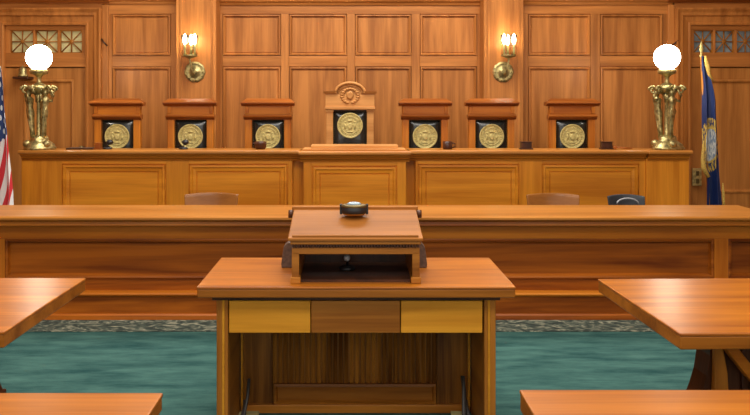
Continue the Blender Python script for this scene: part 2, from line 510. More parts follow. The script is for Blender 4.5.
# ------------------------------------------------------------------ doors with transoms
def make_door(name, pxa, pxb, lights, pane_mat, label):
    """pxa..pxb clear opening; lights = transom squares"""
    Y = WS
    x0, x1 = X(pxa, Y), X(pxb, Y)
    ztop = Z(25, Y)
    d = bpy.data.objects.new(name, None); C.objects.link(d)
    d.location = ((x0 + x1) / 2, Y, 0); d['kind'] = 'structure'; d['label'] = label
    cw = X(101, Y) - X(86, Y)
    prof = [(0, -0.06), (0, 0.02), (-0.02, 0.025), (-0.035, 0.012), (-cw * .55, 0.03), (-cw * .62, 0.055), (-cw * .8, 0.06), (-cw, 0.085), (-cw - 0.02, 0.085), (-cw - 0.02, -0.05)]
    mb = MB()
    # mitred casing: two legs and a head swept together, legs run to the floor
    loops_ = []
    for ins, dd in prof:
        loops_.append([(x0 + ins, Y - dd, 0), (x0 + ins, Y - dd, ztop - ins), (x1 - ins, Y - dd, ztop - ins), (x1 - ins, Y - dd, 0)])
    vs = [p for l in loops_ for p in l]
    fs = []
    for i in range(len(loops_) - 1):
        for k in range(3):
            fs.append((i * 4 + k, i * 4 + k + 1, (i + 1) * 4 + k + 1, (i + 1) * 4 + k))
    mb.add(vs, fs)
    build('casing', mb, 'wall_z', d)
    # outer pilaster strips and cornice over the door
    for sx in (-1, 1):
        e = x0 - cw - 0.02 if sx < 0 else x1 + cw + 0.02
        a, b_ = (e - 0.085, e) if sx < 0 else (e, e + 0.085)
        build('architrave', MB().box(a, b_, Y - 0.03, Y + 0.15, 0, Z(5, Y)), 'wall_z', d, bev=0.008)
    zc = ztop + cw + 0.02
    build('lintel', MB().box(x0 - cw - .02, x1 + cw + .02, Y - 0.02, Y + .15, zc, zc + 0.10), 'wall_x', d, bev=0.004)
    p = [(Y + 0.1, zc + .07), (Y - 0.05, zc + .07), (Y - 0.07, zc + .10), (Y - 0.13, zc + .135), (Y - 0.13, zc + .16), (Y - .18, zc + .2), (Y - .18, zc + .35), (Y + .1, zc + .35)]
    build('crown', MB().prism(p, x0 - cw - .12, x1 + cw + .12), 'chair_x', d)
    # frame behind: head, transom rail, leaf
    Yd = Y + 0.05
    build('transom_head', MB().box(x0, x1, Yd, Yd + .1, Z(30, Yd), ztop), 'wall_x', d, bev=.003)
    build('transom_rail', MB().box(x0, x1, Yd - .02, Yd + .1, Z(67, Yd), Z(53, Yd)), 'wall_x', d, bev=.004)
    build('transom_stile', MB().box(x0, X(lights[0][0], Yd), Yd, Yd + .1, Z(53, Yd), Z(30, Yd)), 'wall_z', d, bev=.003)
    build('transom_stile', MB().box(X(lights[-1][1], Yd), x1, Yd, Yd + .1, Z(53, Yd), Z(30, Yd)), 'wall_z', d, bev=.003)
    for i in range(len(lights) - 1):
        build('transom_mullion', MB().box(X(lights[i][1], Yd), X(lights[i + 1][0], Yd), Yd, Yd + .1, Z(53, Yd), Z(30, Yd)), 'wall_z', d, bev=.002)
    for (a, b_) in lights:
        xa, xb = X(a, Yd), X(b_, Yd); za, zb = Z(53, Yd), Z(30, Yd)
        pn = build('pane', MB().box(xa, xb, Yd + .05, Yd + .06, za, zb), pane_mat, d)
        cx, cz = (xa + xb) / 2, (za + zb) / 2
        g = MB(); r = 0.0085; yy = Yd + .035
        for q in [((xa, cz), (xb, cz)), ((cx, za), (cx, zb)), ((xa, za), (xb, zb)), ((xa, zb), (xb, za))]:
            g.tube([(q[0][0], yy, q[0][1]), (q[1][0], yy, q[1][1])], r, 6)
        g.sphere((cx, yy - .004, cz), 0.026, 12, 8, 1, .5, 1)
        g.loops(xa, xb, za, zb, yy, [(0, -.01), (0, .01), (.012, .01), (.012, -.01)], fill=False)
        build('lattice', g, 'podium_x', pn)
    lz = Z(68, Yd)
    pa, pb = x0 + (X(18, Yd) - X(4, Yd)) + .05, x1 - (X(86, Yd) - X(75, Yd)) - .03
    z_p0, z_p1 = 0.40, Z(79.5, Yd)
    lf = MB()
    for bx in ((x0, pa, 0, lz), (pb, x1, 0, lz), (pa, pb, 0, z_p0), (pa, pb, z_p1, lz)):
        lf.box(bx[0], bx[1], Yd, Yd + .06, bx[2], bx[3])
    build('leaf', lf, 'door_z', d)
    build('panel', MB().loops(pa, pb, z_p0, z_p1, Yd, [(0, 0), (.008, .012), (.025, .014), (.045, -.012), (.06, -.016)]), 'door_z', d)
    kb = MB(); kx = x1 - .06 if pxa < 300 else x1 - .07
    kb.lathe([(.028, 0), (.03, .006), (.012, .012), (.012, .04), (.03, .05), (.032, .065), (.02, .078)], (0, 0, 0), 14)
    kb.v = [(kx + a, Yd - c, 1.0 + b_) for a, b_, c in kb.v]
    build('door_knob', kb, 'brass', d)
    return d


make_door('door_1', 4, 86, [(10, 33), (35, 57.5), (59.5, 82)], 'pane_yellow_lit',
          'wooden door under a lattice transom of yellow glass colored as if lit beside the striped flag')
make_door('door_2', 690.5, 772.5, [(694, 713.5), (715.5, 734.5), (737, 756)], 'pane_blue',
          'wooden door under a lattice transom of dark blue glass beside the blue flag')

# ------------------------------------------------------------------ judges bench
BY, BCY = 8.20, 8.04                        # body faces: wings, projecting centre
zt = Z(150.5, 8.12)
xb0, xb1 = X(21.5, BY), X(688, BY)
xc0, xc1 = X(303.5, BCY), X(406, BCY)
dais = build('dais', MB().box(xb0 + .05, xb1 - .05, 8.62, 9.93, 0, 0.42), 'carpet', kind='structure')
dais['label'] = 'carpeted raised platform under the judges chairs'
bench = thing('judges_bench', ((xb0 + xb1) / 2, 8.3, 0), 'long orange wooden judges bench with framed panels under the seven high-backed chairs', 'bench')
PY0, PY1 = 161.5, 205


def bstile(px0, px1, Y=BY, mat='bench_z', z1=None):
    build('stile', MB().box(X(px0, Y), X(px1, Y), Y, Y + 0.09, 0.0, z1 or zt - .10), mat, bench, bev=.003)


BPROF = [(0, 0), (.002, -.014), (.010, -.014), (.014, .008), (.034, .010), (.046, -.004), (.078, -.008), (.080, -.020), (.088, -.020), (.092, -.006)]
zpb = 0.36
for (a, b_) in ((62, 166), (189, 288), (418, 519), (542, 639)):
    build('rail', MB().box(X(a, BY), X(b_, BY), BY, BY + .09, Z(164, BY), zt - .09), 'bench_x', bench, bev=.002)
    build('rail', MB().box(X(a, BY), X(b_, BY), BY, BY + .09, 0, zpb), 'bench_x', bench, bev=.002)
    build('panel', MB().loops(X(a, BY), X(b_, BY), zpb, Z(164, BY), BY, BPROF), 'bench_x', bench)
for a, b_ in ((21.5, 62), (166, 189), (519, 542), (639, 645.5)):
    bstile(a, b_)
bstile(288, 292.5); bstile(415.5, 418); bstile(290, 306, BY + .085); bstile(402, 417, BY + .085)
build('end_pier', MB().box(X(645.5, BY), xb1, BY - .025, BY + .12, 0, zt - .08), 'bench_z', bench, bev=.004)
build('end_panel', MB().box(xb0, xb0 + .06, BY + .09, 8.60, 0, zt - .07), 'bench_y', bench, bev=.003)
build('end_panel', MB().box(xb1 - .06, xb1, BY + .12, 8.60, 0, zt - .07), 'bench_y', bench, bev=.003)


def cap(Y, x0, x1):
    z = zt
    build('cap', MB().prism([(Y + .34, z), (Y - .085, z), (Y - .095, z - .008), (Y - .095, z - .030), (Y - .085, z - .038), (Y + .34, z - .038)], x0, x1), 'desk_top', bench)
    build('cap_moulding', MB().prism([(Y + .30, z - .038), (Y - .068, z - .038), (Y - .066, z - .052), (Y - .04, z - .066), (Y - .034, z - .084), (Y - .012, z - .098),
                                      (Y - .010, z - .112), (Y + .30, z - .112)], x0 + .01, x1 - .01), 'desk_x', bench)  # darker wood than the cap, standing in for the shadow line below it


cap(BY, xb0, xc0 - .03)
cap(BY, xc1 + .03, X(645.5, BY))
cap(BY - .025, X(645.5, BY), xb1)
cap(BCY, xc0 - .045, xc1 + .045)
build('writing_desk', MB().box(xb0 + .06, xb1 - .06, 8.54, 8.60, .86, .90), 'bench_x', bench, bev=.004)
# centre projection
for a, b_ in ((xc0, X(312, BCY)), (X(397, BCY), xc1)):
    build('stile', MB().box(a, b_, BCY, BY + .1, 0, zt - .09), 'bench_z', bench, bev=.003)
build('rail', MB().box(X(312, BCY), X(397, BCY), BCY, BCY + .09, Z(166, BCY), zt - .09), 'bench_x', bench, bev=.002)
build('rail', MB().box(X(312, BCY), X(397, BCY), BCY, BCY + .09, 0, zpb), 'bench_x', bench, bev=.002)
build('panel', MB().loops(X(312, BCY), X(397, BCY), zpb, Z(166, BCY), BCY, BPROF), 'bench_x', bench)
stp = MB().box(X(303, 8.1), X(405.5, 8.1), 8.06, 8.36, zt, zt + .022).box(X(311, 8.12), X(398, 8.12), 8.10, 8.34, zt + .022, zt + .058)
tag(build('bench_riser', stp, 'crest', origin=(0, 8.2, zt), bev=.006), 'low stepped wooden riser on the middle of the judges bench before the arched chair', 'riser')

# ------------------------------------------------------------------ judges chairs
CY = 9.0


def make_chair(label, group):
    t = thing('judge_chair', (0, 9.2, 0.42), label, 'chair', group)
    h = 0.314                                # half width of the cap
    for s in (-1, 1):
        build('post', MB().box(*sorted((s * .19, s * .272)), CY, CY + .07, .42, 1.41), 'desk_z', t, bev=.006)
    # crown: lower moulding, frieze, cap
    build('lower_moulding', MB().prism([(CY + .07, 1.395), (CY - .01, 1.395), (CY - .02, 1.405), (CY - .05, 1.425), (CY - .055, 1.44), (CY - .015, 1.455), (CY + .07, 1.455)], -.285, .285), 'chair_x', t)
    build('frieze', MB().box(-.272, .272, CY - .008, CY + .07, 1.45, 1.565), 'desk_x', t, bev=.004)
    for s in (-1, 1):
        build('frieze_block', MB().box(*sorted((s * .225, s * .268)), CY - .02, CY, 1.47, 1.55), 'desk_x', t, bev=.004)
    cap = MB().prism([(CY + .09, 1.56), (CY - .014, 1.553), (CY - .022, 1.565), (CY - .06, 1.580), (CY - .085, 1.588), (CY - .085, 1.600), (CY + .09, 1.600)], -h, h)
    vs = [(-h, CY - .085, 1.600), (h, CY - .085, 1.600), (h, CY + .09, 1.600), (-h, CY + .09, 1.600),
          (-h * .8, CY + .01, 1.645), (h * .8, CY + .01, 1.645), (h * .8, CY + .07, 1.645), (-h * .8, CY + .07, 1.645)]
    cap.add(vs, [(0, 1, 5, 4), (1, 2, 6, 5), (2, 3, 7, 6), (3, 0, 4, 7), (4, 5, 6, 7)])
    build('cap', cap, 'chair_x', t)
    build('back_panel', MB().box(-.2, .2, CY + .045, CY + .065, .8, 1.40), 'darkwood', t)
    # padded leather back
    back_pad(t, .186, .84, 1.392, (0.0, 1.195), .147)
    chair_base(t)
    return t


def back_pad(t, hw, z0, z1, sc, sr):
    mb = MB(); n = 14; mrow = 18
    vs = []
    for j in range(mrow + 1):
        for i in range(n + 1):
            a = i / n; b_ = j / mrow
            e = (1 - (2 * a - 1) ** 6) * (1 - (2 * b_ - 1) ** 8)
            e2 = .012 * math.sin(a * 9 + b_ * 4) * e * .3
            vs.append((-hw + 2 * hw * a, CY + .045 - .045 * e - e2, z0 + (z1 - z0) * b_))
    fs = [(j * (n + 1) + i, j * (n + 1) + i + 1, (j + 1) * (n + 1) + i + 1, (j + 1) * (n + 1) + i) for j in range(mrow) for i in range(n)]
    mb.add(vs, fs, True)
    pad = build('leather_pad', mb, 'leather', t, label='black leather back pad')
    nail = MB()
    k = 0
    for i in range(17):
        x = -hw + .006 + (2 * hw - .012) * i / 16
        nail.sphere((x, CY + .035, z1 - .006), .006, 6, 4)
    for s in (-1, 1):
        for i in range(14):
            nail.sphere((s * (hw - .006), CY + .035, z1 - .03 - i * .025), .006, 6, 4)
    build('nail_trim', nail, 'brass_dark', pad)
    # embossed seal disc
    sx, sz = sc
    g = MB()
    g.lathe([(sr, 0), (sr, .010), (sr * .95, .014), (sr * .88, .010), (sr * .86, .006), (sr * .72, .006), (sr * .70, .010), (sr * .66, .010), (sr * .64, .005)], (0, 0, 0), 36)
    for i in range(26):
        a = 2 * PI * i / 26
        g.sphere((sr * .79 * math.cos(a), sr * .79 * math.sin(a), .008), sr * .05, 6, 4)
    # shield with two supporters and a wreath in low relief
    g.lathe([(sr * .24, .004), (sr * .24, .012), (sr * .17, .016)], (0, -sr * .05, 0), 6, .85, 1.15)
    for s in (-1, 1):
        g.sphere((s * sr * .38, -sr * .05, .006), sr * .13, 8, 6, .7, 2.0, .6)
        g.sphere((s * sr * .36, sr * .26, .006), sr * .08, 8, 6, 1, 1, .8)
    g.sphere((0, sr * .38, .006), sr * .12, 8, 6, 1.8, .8, .6)
    g.sphere((0, -sr * .48, .006), sr * .10, 8, 6, 3.2, .6, .6)
    yf = CY - .001
    g.v = [(sx + a, yf - c, sz + b_) for a, b_, c in g.v]
    build('seal', g, 'gold', pad, label='round gold embossed seal')


def chair_base(t):
    st = build('seat', MB().box(-.27, .27, 8.64, 9.02, .80, .87), 'leather', t, bev=.02, seg=3)
    for s in (-1, 1):
        build('armrest', MB().box(*sorted((s * .235, s * .30)), 8.66, 9.0, .985, 1.02), 'chair_y', t, bev=.01)
        build('arm_support', MB().box(*sorted((s * .245, s * .285)), 8.68, 8.74, .42, .985), 'chair_z', t, bev=.006)
    build('stretcher', MB().box(-.24, .24, 8.80, 8.84, .52, .56), 'chair_x', t, bev=.004)


CH = [(117.2, 'high-backed judge chair with gold seal beside the column lamp standing by the striped flag'),
      (190.3, 'high-backed judge chair with gold seal right below the wall sconce on the striped flag side'),
      (268, 'high-backed judge chair with gold seal next to the arched-crest chair, striped flag side'),
      (425.2, 'high-backed judge chair with gold seal next to the arched-crest chair, blue flag side'),
      (491.5, 'high-backed judge chair with gold seal right below the wall sconce on the blue flag side'),
      (572.2, 'high-backed judge chair with gold seal beside the column lamp standing by the blue flag')]
GR = 'flat-topped judge chairs along the bench'
ch0 = make_chair(CH[0][1], GR)
index_kids(ch0)
for i, (px, lab) in enumerate(CH):
    c = ch0 if i == 0 else copy_tree(ch0)
    c.location.x = X(px, CY)
    c.rotation_euler.z = R([0, .6, 0, -.5, 0.3, 0][i])
    c['label'] = lab

# presiding chair with arched, carved crest
cx = 0.0
t = thing('presiding_chair', (0, 9.2, 0.42), 'taller central judge chair with carved arched crest and gold seal', 'chair')
for s in (-1, 1):
    build('post', MB().box(*sorted((s * .20, s * .282)), CY, CY + .07, .42, 1.52), 'crest', t, bev=.006)
    build('post_cap', MB().box(*sorted((s * .195, s * .288)), CY - .012, CY + .075, 1.485, 1.51), 'crest', t, bev=.004)
zf0, zf1 = Z(108, CY), Z(95, CY)
build('entablature', MB().box(-.29, .29, CY - .01, CY + .07, zf0, zf1), 'crest', t, bev=.004)
build('lower_moulding', MB().box(-.298, .298, CY - .03, CY + .07, zf0 - .02, zf0 + .015), 'crest', t, bev=.008)
# arch moulding: swept round bead from ear to ear
arc = []
zr = zf1 + .005
ra = .175
for i in range(25):
    a = PI - PI * i / 24
    arc.append((ra * math.cos(a), zr + .11 * math.sin(a) * 1.15))
solid = [(-.29, zf1 - .01)] + [(-.29, zr + .02), (-ra, zr + .02)] + arc[2:-2] + [(ra, zr + .02), (.29, zr + .02), (.29, zf1 - .01)]
build('crest_board', MB().prism(solid, CY, CY + .06, 'y'), 'crest', t)
mp_ = MB()
for dr, rd, yo in ((0, .018, -.02), (-.035, .010, -.008)):
    pts = [(x * (1 + dr / ra), CY + yo, zr + .012 + (z - zr) * (1 + dr / .127)) for x, z in arc]
    mp_.tube(pts, rd, 8)
build('arch_moulding', mp_, 'crest', t)
em = MB()
for s in (-1, 1):
    em.prism([(CY + .06, zr + .01), (CY - .02, zr + .01), (CY - .035, zr + .025), (CY - .045, zr + .04), (CY + .06, zr + .04)], *sorted((s * .17, s * .315)))
build('ear_moulding', em, 'crest', t)
cv = MB()
cv.lathe([(.052, 0), (.052, .014), (.034, .026)], (0, 0, 0), 5, .95, 1.15)
for s in (-1, 1):
    for k in range(9):
        a = R(-70 + k * 20)
        cv.sphere((s * .095 * math.cos(a), .085 * math.sin(a) - .005, .006), .022, 8, 6, 1.2, .75, .8)
cv.sphere((0, .135, .0), .02, 8, 6)
cv.v = [(a, CY - .004 - c, zf1 - .005 + b_) for a, b_, c in cv.v]
build('carved_shield', cv, 'crest', t, label='carved shield in a leaf wreath')
build('back_panel', MB().box(-.21, .21, CY + .045, CY + .065, .8, 1.51), 'darkwood', t)
back_pad(t, .198, .84, Z(111, CY), (0.0, Z(125.5, CY)), .152)
chair_base(t)

# ------------------------------------------------------------------ globe column lamps on the bench ends
LY = 8.30


def make_lamp(label):
    t = thing('globe_lamp', (0, LY, zt), label, 'lamp', 'globe lamps on the bench ends')
    s = 760 / LY

    def zz(py):
        return Z(py, LY)
    k = 1 / s
    bs = MB()
    bs.lathe([(15 * k, 0), (15 * k, 2 * k), (14 * k, 3 * k), (13.5 * k, 5 * k), (10 * k, 8 * k), (8.5 * k, 9 * k), (8.5 * k, 11 * k), (7 * k, 14 * k)], (0, LY, zt), 32,
             wob=lambda a, z: .10 * math.cos(3 * a + PI / 2))
    build('base', bs, 'brass', t)
    for i in range(3):
        mb = MB()
        a = -PI / 2 + 2 * PI * i / 3
        mb.sphere((11 * k * math.cos(a), LY + 11 * k * math.sin(a), zt + 6 * k), 4.2 * k, 12, 8, 1, 1, .9)
        a += PI / 3
        mb.sphere((11 * k * math.cos(a), LY + 11 * k * math.sin(a), zt + 4 * k), 3.4 * k, 12, 8, 1, 1, .9)
        build('base_scroll', mb, 'brass', t)
    build('shaft', MB().lathe([(5 * k, 10 * k), (2.4 * k, 16 * k), (2.2 * k, 48 * k), (5.5 * k, 58 * k)], (0, LY, zt), 18), 'brass', t)
    # three draped caryatid figures around the shaft
    for i in range(3):
        a = -PI / 2 + 2 * PI * i / 3
        cx_, cy_ = math.cos(a), math.sin(a)

        def at(r, t_, z):       # radial, tangential, up  (pixels)
            return (k * (r * cx_ - t_ * cy_), LY + k * (r * cy_ + t_ * cx_), zt + k * z)
        f = MB()
        prof = [(1.3, 10), (2.3, 11.5), (2.2, 20), (2.7, 30), (3.6, 37), (2.7, 42), (3.5, 47), (4.0, 50.5), (2.0, 52.5), (1.4, 54)]
        c0 = at(4.6, 0, 0)
        f.lathe([(r * k, z * k) for r, z in prof], (c0[0], c0[1], zt), 16, wob=lambda q, z: .10 * math.cos(7 * q))
        f.v = [(x + (z - zt) * .09 * cx_, y + (z - zt) * .09 * cy_, z) for x, y, z in f.v]
        f.sphere(at(9.6, 0, 56.5), 2.9 * k, 12, 8, 1, 1, 1.25)
        for sd in (-1, 1):
            f.tube([at(9, sd * 3.4, 50), at(10.6, sd * 7.0, 48), at(12, sd * 8.0, 54), at(11.0, sd * 5.5, 60)], [1.4 * k, 1.3 * k, 1.1 * k, 1.0 * k], 8)
        f.tube([at(11, 2, 48), at(10.6, -2, 38), at(8.8, 1, 26), at(7, 2, 13)], [.9 * k, 1.3 * k, 1.1 * k, .9 * k], 6)
        build('caryatid', f, 'brass', t, label='draped brass figure holding up the lamp')
    # scrolled capital
    cap = MB()
    cap.lathe([(5 * k, 55 * k), (9 * k, 57.5 * k), (12.5 * k, 60.5 * k), (12.5 * k, 62.5 * k), (6 * k, 64.5 * k), (3.5 * k, 66.5 * k)], (0, LY, zt), 24, wob=lambda a, z: .1 * math.cos(6 * a))
    build('capital', cap, 'brass', t)
    for i in range(6):
        vo = MB()
        a = PI / 6 + PI * i / 3
        pts = []
        for j in range(15):
            q = j / 14 * 2.6 * PI
            r = 4.4 * k * (1 - j / 20)
            rad = 13.0 * k + r * math.cos(q)
            pts.append((rad * math.cos(a), LY + rad * math.sin(a), zt + 59.5 * k + r * math.sin(q)))
        vo.tube(pts, 1.3 * k, 6)
        build('volute', vo, 'brass', t)
    build('stem', MB().lathe([(3.5 * k, 65.5 * k), (2.2 * k, 68 * k), (2.2 * k, 72 * k), (4 * k, 74.5 * k), (8.5 * k, 76 * k), (8.8 * k, 79 * k), (6.5 * k, 81 * k)], (0, LY, zt), 24), 'brass', t)
    build('globe', MB().sphere((0, LY, zz(57.3)), 12.6 * k, 32, 20), 'globe', t, label='glowing white glass globe')
    return t


l0 = make_lamp('brass figure column lamp with glowing globe in front of the door with yellow glass transom')
index_kids(l0)
l1 = copy_tree(l0)
l0.location.x = X(39, LY); l0.rotation_euler.z = R(60)
l1.location.x = X(667, LY); l1.rotation_euler.z = R(4)
l1['label'] = 'brass figure column lamp with glowing globe on the bench end by the blue flag'


# ------------------------------------------------------------------ wall sconces
def make_sconce(px, dx, label):
    x0, z0 = X(px, WP), Z(72, WP)
    t = thing('wall_sconce', (x0, WP, z0), label, 'sconce', 'wall sconces on the pilasters')
    g = MB()
    g.lathe([(.135, 0), (.135, .008), (.12, .018), (.10, .02), (.085, .014), (.07, .022), (.04, .034), (.03, .05)], (0, 0, 0), 28, wob=lambda a, z: .03 * math.cos(10 * a))
    for i in range(14):
        a = 2 * PI * i / 14
        g.sphere((.105 * math.cos(a), .105 * math.sin(a), .02), .013, 6, 4)
    g.v = [(x0 + a, WP - c, z0 + b_) for a, b_, c in g.v]
    build('backplate', g, 'brass', t)
    tx, tz = x0 + dx, Z(56, 9.66)
    ty = WP - .16
    build('arm', MB().tube([(x0, WP - .04, z0), (x0, WP - .10, z0 - .03), (x0 + dx * .3, WP - .15, z0 - .01), (x0 + dx * .6, WP - .165, z0 + .06), (tx, ty, z0 + .13), (tx, ty, tz)],
                          [.016, .018, .016, .013, .012, .018], 10), 'brass', t)
    build('tray', MB().lathe([(.02, -.03), (.05, -.02), (.09, -.004), (.098, .010), (.085, .010), (.05, .004)], (tx, ty, tz), 24), 'brass', t)
    for i, (ax_, ay_) in enumerate(((-.062, -.02), (.062, -.02), (0, .06))):
        c = (tx + ax_, ty + ay_, tz + .008)
        sh = build('shade', MB().lathe([(.030, 0), (.034, .02), (.037, .14), (.044, .255), (.042, .255), (.035, .14), (.031, .02), (.02, .005)], c, 16), 'shade_glass', t)
        build('candle', MB().lathe([(.014, 0), (.014, .13), (.011, .135)], c, 10), 'cream', sh)
        build('bulb', MB().lathe([(.008, .135), (.023, .165), (.027, .195), (.018, .24), (.004, .27)], c, 12), 'bulb', sh)
    return t


make_sconce(195, -.03, 'brass wall sconce with three lit glass shades on the pilaster nearer the striped flag')
make_sconce(503, .04, 'brass wall sconce with three lit glass shades on the pilaster nearer the blue flag')

# small fittings on the back wall
t = thing('brass_bell', (X(23, 9.95), 9.95, Z(79, 9.95)), 'small brass bell-shaped fitting on a dark bracket beside the globe lamp', 'fitting')
xx, z_ = X(23, 9.95), Z(79, 9.95)
build('bracket', MB().box(xx - .10, xx + .10, 9.86, 10.05, z_, z_ + .03), 'darkwood', t, bev=.006)
build('bell', MB().lathe([(.065, .03), (.062, .05), (.05, .08), (.048, .13), (.03, .155), (.012, .16), (.012, .175)], (xx, 9.94, z_), 18), 'brass', t)
for px, s, lab in ((103, -1, 'the striped flag'), (677, 1, 'the blue flag')):
    x_, zq = X(px, 9.9), Z(42, 9.9)
    tag(build('wall_hook', MB().tube([(x_ + s * .045, 9.97, zq + .05), (x_ + s * .02, 9.93, zq + .03), (x_ - .0, 9.92, zq), (x_ - s * .05, 9.93, zq - .05)] if s < 0 else
                               [(x_ - .05, 9.97, zq - .04), (x_ - .02, 9.93, zq - .02), (x_ + .02, 9.92, zq + .02), (x_ + .045, 9.97, zq + .05)], .011, 6), 'darkwood', origin=(x_, 9.97, zq)),
        'small dark metal hook on the door architrave nearer ' + lab, 'hook')
px_, pz = X(697, 9.97), Z(177, 9.97)
t = thing('switch_plate', (px_, 9.97, pz), 'brass switch plate beside the end of the judges bench', 'switch')
build('plate', MB().box(px_ - .058, px_ + .058, 9.962, 9.975 + .01, pz - .115, pz + .115), 'brass', t, bev=.004)
for dz in (-.05, .05):
    build('switch', MB().box(px_ - .02, px_ + .02, 9.945, 9.965, pz + dz - .03, pz + dz + .03), 'brass_dark', t, bev=.003)

# ------------------------------------------------------------------ small things on the bench top
def small_box(px, w_, h_, lab, Y=8.34, mat='darkwood'):
    x_ = X(px, Y)
    t = thing('desk_box', (x_, Y, zt), lab, 'box', 'small dark items on the judges bench')
    build('body', MB().box(x_ - w_ / 2, x_ + w_ / 2, Y - .035, Y + .035, zt + .012, zt + h_), mat, t, bev=.008)
    build('plinth', MB().box(x_ - w_ / 2 - .012, x_ + w_ / 2 + .012, Y - .045, Y + .045, zt, zt + .014), mat, t, bev=.003)
    build('lid', MB().box(x_ - w_ / 2 - .006, x_ + w_ / 2 + .006, Y - .04, Y + .04, zt + h_, zt + h_ + .010), mat, t, bev=.003)


small_box(98.5, .06, .065, 'small reddish brown wooden box in front of the judge chair nearest the striped flag', mat='chair_x')
small_box(526, .115, .075, 'low dark wooden box on the bench between the two judge chairs nearest the blue flag')
small_box(606.5, .115, .075, 'low dark wooden box between a judge chair and the globe lamp by the blue flag')


def mic(px, lab, Y=8.36):
    x_ = X(px, Y)
    t = thing('desk_microphone', (x_, Y, zt), lab, 'microphone', 'microphones on the judges bench')
    build('base', MB().lathe([(.05, 0), (.05, .012), (.042, .02), (.015, .026)], (x_, Y, zt), 18), 'black', t)
    build('stem', MB().tube([(x_, Y, zt + .02), (x_ + .004, Y, zt + .05), (x_ + .012, Y + .02, zt + .07)], .008, 8), 'black', t)
    build('head', MB().sphere((x_ + .014, Y + .03, zt + .075), .036, 14, 10, 1.1, 1.1, .85), 'black', t)


mic(107.5, 'small black microphone beside the reddish wooden box on the bench')
mic(183.5, 'small black microphone before the judge chair below the sconce on the striped flag side')
t = thing('coffee_mug', (X(261, 8.36), 8.36, zt), 'dark brown wide mug before the judge chair next to the arched chair, striped flag side', 'mug')
xm = X(260.5, 8.36)
build('cup', MB().lathe([(.045, 0), (.06, .015), (.068, .06), (.064, .085), (.058, .085), (.055, .03)], (xm, 8.36, zt), 20), 'darkwood', t)
build('handle', MB().tube([(xm - .06, 8.36, zt + .07), (xm - .09, 8.36, zt + .06), (xm - .09, 8.36, zt + .035), (xm - .06, 8.36, zt + .02)], .007, 8), 'darkwood', t)
xm = X(447.5, 8.36)
t = thing('coffee_mug', (xm, 8.36, zt), 'dark mug with ring handle beside the judge chair next to the raised ledge', 'mug')
build('cup', MB().lathe([(.048, 0), (.052, .01), (.052, .085), (.047, .085), (.045, .02)], (xm, 8.36, zt), 20), 'darkwood', t)
build('handle', MB().tube([(xm + .05, 8.34, zt + .07), (xm + .08, 8.33, zt + .06), (xm + .08, 8.33, zt + .03), (xm + .05, 8.34, zt + .018)], .008, 8), 'darkwood', t)
# gavel lying on the right of the bench and closed folders on the left
xg = X(625, 8.33)
t = thing('gavel', (xg, 8.33, zt), 'brown wooden gavel lying by the low dark box on the bench', 'gavel')
hd = MB().lathe([(.018, -.05), (.022, -.045), (.018, -.035), (.018, .035), (.022, .045), (.018, .05)], (0, 0, 0), 14)
hd.v = [(X(614.5, 8.33) + c * .2 + a, 8.33 + c, zt + .023 + b_) for a, b_, c in hd.v]
build('head', hd, 'chair_y', t)
build('handle', MB().tube([(X(615, 8.33), 8.33, zt + .022), (X(625, 8.33), 8.345, zt + .014), (X(633, 8.33), 8.36, zt + .011)], [.007, .010, .008], 10), 'chair_x', t)
for i, (px, wd) in enumerate(((76, .16), (90, .12))):
    xf = X(px, 8.36)
    t = thing('folder', (xf, 8.36, zt), ('longer' if i == 0 else 'shorter') + ' dark closed folder lying flat on the bench beside the globe lamp', 'folder')
    build('cover', MB().box(xf - wd / 2, xf + wd / 2, 8.27, 8.45, zt, zt + .014), 'darkwood', t, bev=.002)
    build('pages', MB().box(xf - wd / 2 + .004, xf + wd / 2 - .004, 8.275, 8.445, zt + .014, zt + .018), 'pewter', t)


# ------------------------------------------------------------------ flags
def flag_mesh(Y, ztop_, zbot, xl, xr, folds, amp, n=40, rows=50):
    mb = MB(); vs = []; uvs = []
    for j in range(rows + 1):
        b_ = j / rows
        for i in range(n + 1):
            a = i / n
            x = xl(b_) + (xr(b_) - xl(b_)) * (a + .035 * math.sin(a * folds * 2 * PI + b_ * 2))
            y = Y + amp * (.3 + .7 * b_) * math.cos(a * folds * 2 * PI + b_ * 2.0) + .02 * math.sin(b_ * 7 + a * 3)
            z = ztop_ + (zbot - ztop_) * b_ + .02 * math.sin(a * folds * 2 * PI) * b_
            vs.append((x, y, z)); uvs.append((a, b_))
    fs = [(j * (n + 1) + i, j * (n + 1) + i + 1, (j + 1) * (n + 1) + i + 1, (j + 1) * (n + 1) + i) for j in range(rows) for i in range(n)]
    mb.add(vs, fs, True)
    mb.uv = uvs
    return mb, vs


def lerp_pts(pts):
    def f(t_):
        for i in range(len(pts) - 1):
            if t_ <= pts[i + 1][0]:
                q = (t_ - pts[i][0]) / (pts[i + 1][0] - pts[i][0])
                q = q * q * (3 - 2 * q) * .5 + q * .5
                return pts[i][1] + (pts[i + 1][1] - pts[i][1]) * q
        return pts[-1][1]
    return f


